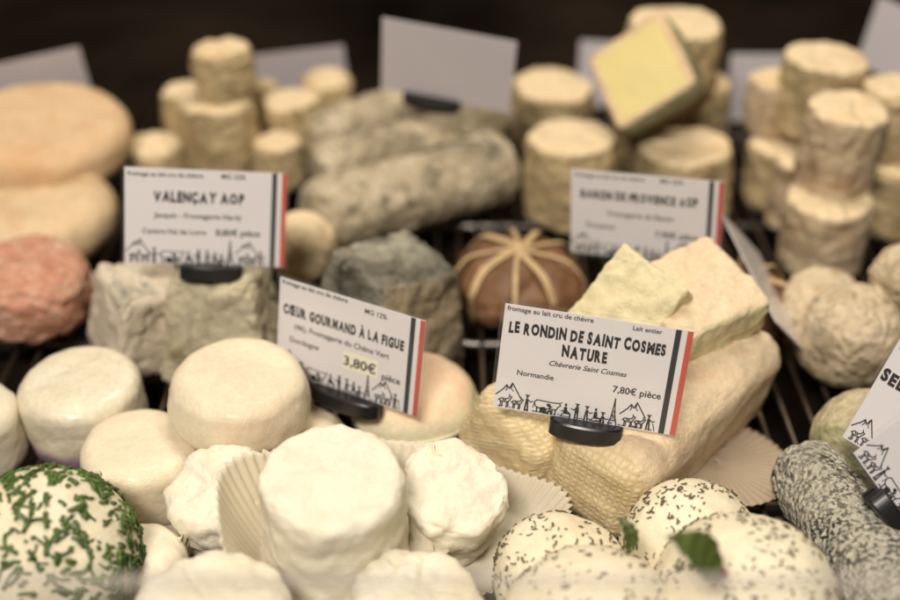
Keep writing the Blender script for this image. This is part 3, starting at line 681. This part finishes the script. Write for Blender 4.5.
# ------------------------------------------------------------------ ash pyramids
G_P = 'truncated ash pyramids'
def pyramid(label, px, py, z, sx, sy, h, rotz, mat, tilt=(0, 0), topx=.66, topy=.66, extra=None):
    me = box_mesh(sx, sy, h, .005, 40, topx, topy); me.materials.append(M[mat]); displace(me, [('f', .0012, 60), ('f', .0014, 20), ('r', .0014, 50), ('r', .0010, 100), ('v', .0006, 120)]); me.update()
    if extra:
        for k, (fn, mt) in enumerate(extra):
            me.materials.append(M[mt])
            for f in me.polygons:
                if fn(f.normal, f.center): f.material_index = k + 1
    o = link('pyramid_cheese', me, None); e = Euler((R(tilt[0]), R(tilt[1]), R(rotz))); o.rotation_euler = e; o.location = at(px, py, z) - e.to_matrix() @ Vector((0, 0, h)); tag(o, label, 'cheese', G_P); return o
pyramid('wrinkled grey pyramid cheese under the Valençay card holder', 217, 267, .056, .058, .056, .056, -4, 'pyramid', topx=.72, topy=.72)
pyramid('smooth beige and grey pyramid cheese leaning at the left of the wrinkled one', 146, 276, .050, .044, .044, .050, 34, 'pyramid_smooth', tilt=(6, 10), topx=.9, topy=.9)
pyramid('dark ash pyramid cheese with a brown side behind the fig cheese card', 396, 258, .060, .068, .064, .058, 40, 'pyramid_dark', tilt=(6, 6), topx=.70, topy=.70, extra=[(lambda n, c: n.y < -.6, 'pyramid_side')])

# ------------------------------------------------------------------ banon wrapped in leaves with raffia
def banon(label, px, py, w, z, turn):
    p = at(px, py, z); r = w / 2 * depth(p) / 1250; h = z
    root = empty('leaf_wrapped_cheese', (p.x, p.y, 0), (0, 0, turn)); tag(root, label, 'cheese', 'cheeses wrapped in brown leaves and raffia')
    me = rev_mesh(r, h * .86, .013, .005, .04, bulge=.002); me.materials.append(M['chestnut']); displace(me, [('f', .0022, 30), ('r', .0022, 26), ('r', .0012, 60), ('f', .0012, 80)]); me.update()
    link('leaf_wrapping', me, None, root)
    bm = bmesh.new(); rng = random.Random(2)
    hh = h * .86
    for k in range(9):
        a = 2 * math.pi * k / 9 + rng.uniform(-.12, .12); pts = []
        for t in [i / 14 for i in range(15)]:
            s = t * 1.35
            if s < 1: rr = r * .96 * s; zz = hh + .0062 - .0045 * s ** 2 - max(0, s - .72) ** 2 * .085
            else: rr = r * 1.03; zz = hh + .0062 - .0045 - .0066 - (s - 1) * .055
            pts.append(Vector((rr * math.cos(a + .12 * t), rr * math.sin(a + .12 * t), zz + .0006)))
        tube(bm, pts, .0014, 6, .35)
        if k % 2: tube(bm, [q + Vector((.0022 * math.sin(a), -.0022 * math.cos(a), .0004)) for q in pts], .0012, 6, .5)
    bmesh.ops.create_icosphere(bm, subdivisions=2, radius=.0035, matrix=Matrix.Translation((0, 0, hh + .0068)))
    link('raffia_tie', bm, M['raffia'], root)
banon('brown leaf wrapped cheese tied with a star of raffia left of the Banon card', 519, 252, 132, .034, .3)
banon('brown leaf wrapped cheese mostly hidden behind the pale log pile', 738, 276, 124, .032, 1.1)

# ------------------------------------------------------------------ price cards
G_PC = 'white printed price cards'
HL = 'black holder '
price_card('sharp white price card LE RONDIN DE SAINT COSMES NATURE, 7,80€', (-3.5, 11.6, -9.7), 591, 370, .519,
    dict(ts=.0070, title=[('LE RONDIN DE SAINT COSMES', .93, .700), ('NATURE', .27, .555)], small=[
        ('fromage au lait cru de chèvre', .0032, .015, .885, 'L', 0, 0), ('Lait entier', .0031, .93, .875, 'R', 0, 0),
        ('Chèvrerie Saint Cosmes', .0035, .535, .455, 'C', .35, 0), ('Normandie', .0036, .12, .325, 'L', 0, 0), ('7,80€ pièce', .0045, .985, .305, 'R', 0, .00003)]),
    seed=4, group=G_PC, clip=(.0015, .031), clip_label='black holder gripping the sharp Saint Cosmes card')
price_card('white price card VALENÇAY AOP in a shiny sleeve at the left', (-6.6, 15.0, 8.9), 206, 218, .611,
    dict(ts=.0072, title=[('VALENÇAY AOP', .62, .62)], small=[
        ('fromage au lait cru de chèvre', .0032, .02, .86, 'L', 0, 0), ('MG 22%', .0036, .82, .86, 'R', 0, 0), ('Jacquin - Fromagerie Hardy', .0040, .50, .46, 'C', 0, 0),
        ('Centre-Val de Loire', .0040, .12, .30, 'L', 0, 0), ('8,80€ pièce', .0048, .93, .30, 'R', 0, .00003)]),
    seed=9, group=G_PC, clip=(.003, .031), clip_label='black holder under the Valençay card')
price_card('white price card CŒUR GOURMAND À LA FIGUE with 3,80€ on a yellow patch', (.1, 11.2, -28.6), 348, 346, .572,
    dict(ts=.0068, title=[('CŒUR GOURMAND À LA FIGUE', .93, .60)], small=[
        ('fromage au lait cru de chèvre', .0032, .02, .885, 'L', 0, 0), ('MG 12%', .0036, .83, .84, 'R', 0, 0), ('(46), Fromagerie du Chêne Vert', .0042, .50, .47, 'C', 0, 0),
        ('Dordogne', .0042, .10, .33, 'L', 0, 0), ('pièce', .0050, .965, .255, 'R', 0, .00004)], patch=(.52, .79, .245, .415), price='3,80€'),
    seed=14, group=G_PC, clip=(.002, .036), clip_label='black holder slanting under the fig cheese card')
price_card('blurred price card BANON DE PROVENCE AOP behind the pale log pile', (3.5, 2.2, -17.7), 645, 218, .641,
    dict(ts=.0066, title=[('BANON DE PROVENCE AOP', .86, .64)], small=[
        ('fromage au lait cru de chèvre', .0032, .03, .87, 'L', 0, 0), ('MG 22%', .0036, .82, .87, 'R', 0, 0), ('Fromagerie de Banon', .0042, .52, .46, 'C', 0, 0),
        ('Provence', .0042, .12, .31, 'L', 0, 0), ('7,90€ pièce', .0050, .95, .27, 'R', 0, .00004)]),
    seed=21, group=G_PC, sleeve=True)
# two tilted cards at the right
price_card('white price card starting SE, tilted, behind the front one at the right edge', (-34.3, 28.8, 7.6), 946, 433, .525,
    dict(ts=.0070, tx=-.003, title=[('SELLES SUR CHER', .90, .57)], small=[('fromage au lait cru de chèvre', .0032, .02, .86, 'L', 0, 0), ('Centre', .0042, .30, .33, 'L', 0, 0)]),
    seed=5, group=G_PC)
price_card('front tilted white price card cut off by the right edge beside the speckled log', (-55.5, 23.8, 6.5), 953, 490, .500,
    dict(ts=.0070, title=[('SELLES', .5, .62)], small=[('fromage au lait cru de chèvre', .0032, .02, .86, 'L', 0, 0), ('Normandie', .0036, .12, .42, 'L', 0, 0)]),
    seed=6, group=G_PC, clip=(-.008, .026), clip_label='black holder of the front tilted card at the right edge')
G_BC = 'blank looking cards at the back'
price_card('blurred card facing away above the ash logs, in the upper middle', (-6, -12, -14), 447, 66, .742, None, group=G_BC, sleeve=False, clip=(-.008, .036), clip_label='black holder among the rearmost ash logs under a blurred card')
price_card('blurred card behind the large orange cheese at the upper left', (6, -10, 20), 28, 92, .84, None, group=G_BC, sleeve=False)
price_card('blurred card behind the left stack of small cheeses', (5, -10, 6), 292, 82, .90, None, group=G_BC, sleeve=False)
price_card('blurred dim card between the middle group and the right stacks', (0, 4, 0), 783, 88, .90, None, group=G_BC, sleeve=False)
price_card('blurred card at the top right corner', (-6, 5, -50), 916, 52, .86, None, group=G_BC, sleeve=False)
price_card('sliver of a blurred card between two middle cheeses', (0, 5, -8), 632, 76, .94, None, group=G_BC, sleeve=False)
# card seen nearly edge-on
ec = price_card('pale printed card leaning steeply, seen nearly edge on, right of the log pile', (0, 0, 0), 770, 290, .640, None, group=None, sleeve=True)
pa, pb = at(738, 230, .050), at(797, 345, .028)
ux = (pb - pa).normalized(); vd = (CP - (pa + pb) / 2).normalized() * .97 + Vector((-.12, 0, -.06)); uy = (vd - ux * vd.dot(ux)).normalized(); uz = ux.cross(uy)
ec.rotation_euler = Matrix((ux, uy, uz)).transposed().to_euler(); ec.location = (pa + pb) / 2
bm = bmesh.new(); border(bm, -.036, -.025, .070, .0004); link('ink_drawing', bm, M['inkgrey'], ec, False)

# ------------------------------------------------------------------ clear shield at the front
p = at_d(450, 584, .330)
sh = empty('clear_shield', (0, p.y, 0)); tag(sh, 'low clear acrylic shield across the front, its top edge a blurred pale line', 'shield')
bm = bmesh.new(); flat_box(bm, -.5, .5, 0, .003, -.04, p.z - .0012); link('sheet', bm, M['shield'], sh, False)
bm = bmesh.new(); flat_box(bm, -.5, .5, -.0001, .0031, p.z - .0011, p.z + .0006); link('polished_edge', bm, M['shield_edge'], sh, False)

# ------------------------------------------------------------------ light
def area(name, loc, aim, sx, sy, power, col):
    l = bpy.data.lights.new(name, 'AREA'); l.shape = 'RECTANGLE'; l.size = sx; l.size_y = sy; l.energy = power; l.color = col
    o = bpy.data.objects.new(name, l); C.objects.link(o); o.location = loc; o.rotation_euler = (Vector(aim) - Vector(loc)).to_track_quat('-Z', 'Y').to_euler(); return o
area('counter_lamp', (.10, .80, 1.05), (0, .55, 0), .8, .12, 9.0, (1, .90, .76))
area('front_fill', (-.30, -.60, 1.35), (0, .55, 0), .5, .25, 31, (1, .925, .84))  # added fill behind the camera, brightens the card fronts; not a lamp of the shop
w = bpy.data.worlds.new('World'); sc.world = w; w.use_nodes = True
w.node_tree.nodes['Background'].inputs[0].default_value = (1, .84, .70, 1); w.node_tree.nodes['Background'].inputs[1].default_value = .015

sc.view_settings.view_transform = 'Standard'; sc.view_settings.look = 'None'; sc.view_settings.gamma = 1; sc.view_settings.exposure = 0
sc.render.engine = 'CYCLES'; sc.cycles.max_bounces = 8; sc.cycles.transparent_max_bounces = 12; sc.cycles.use_denoising = True
sc.cycles.caustics_reflective = False; sc.cycles.caustics_refractive = False
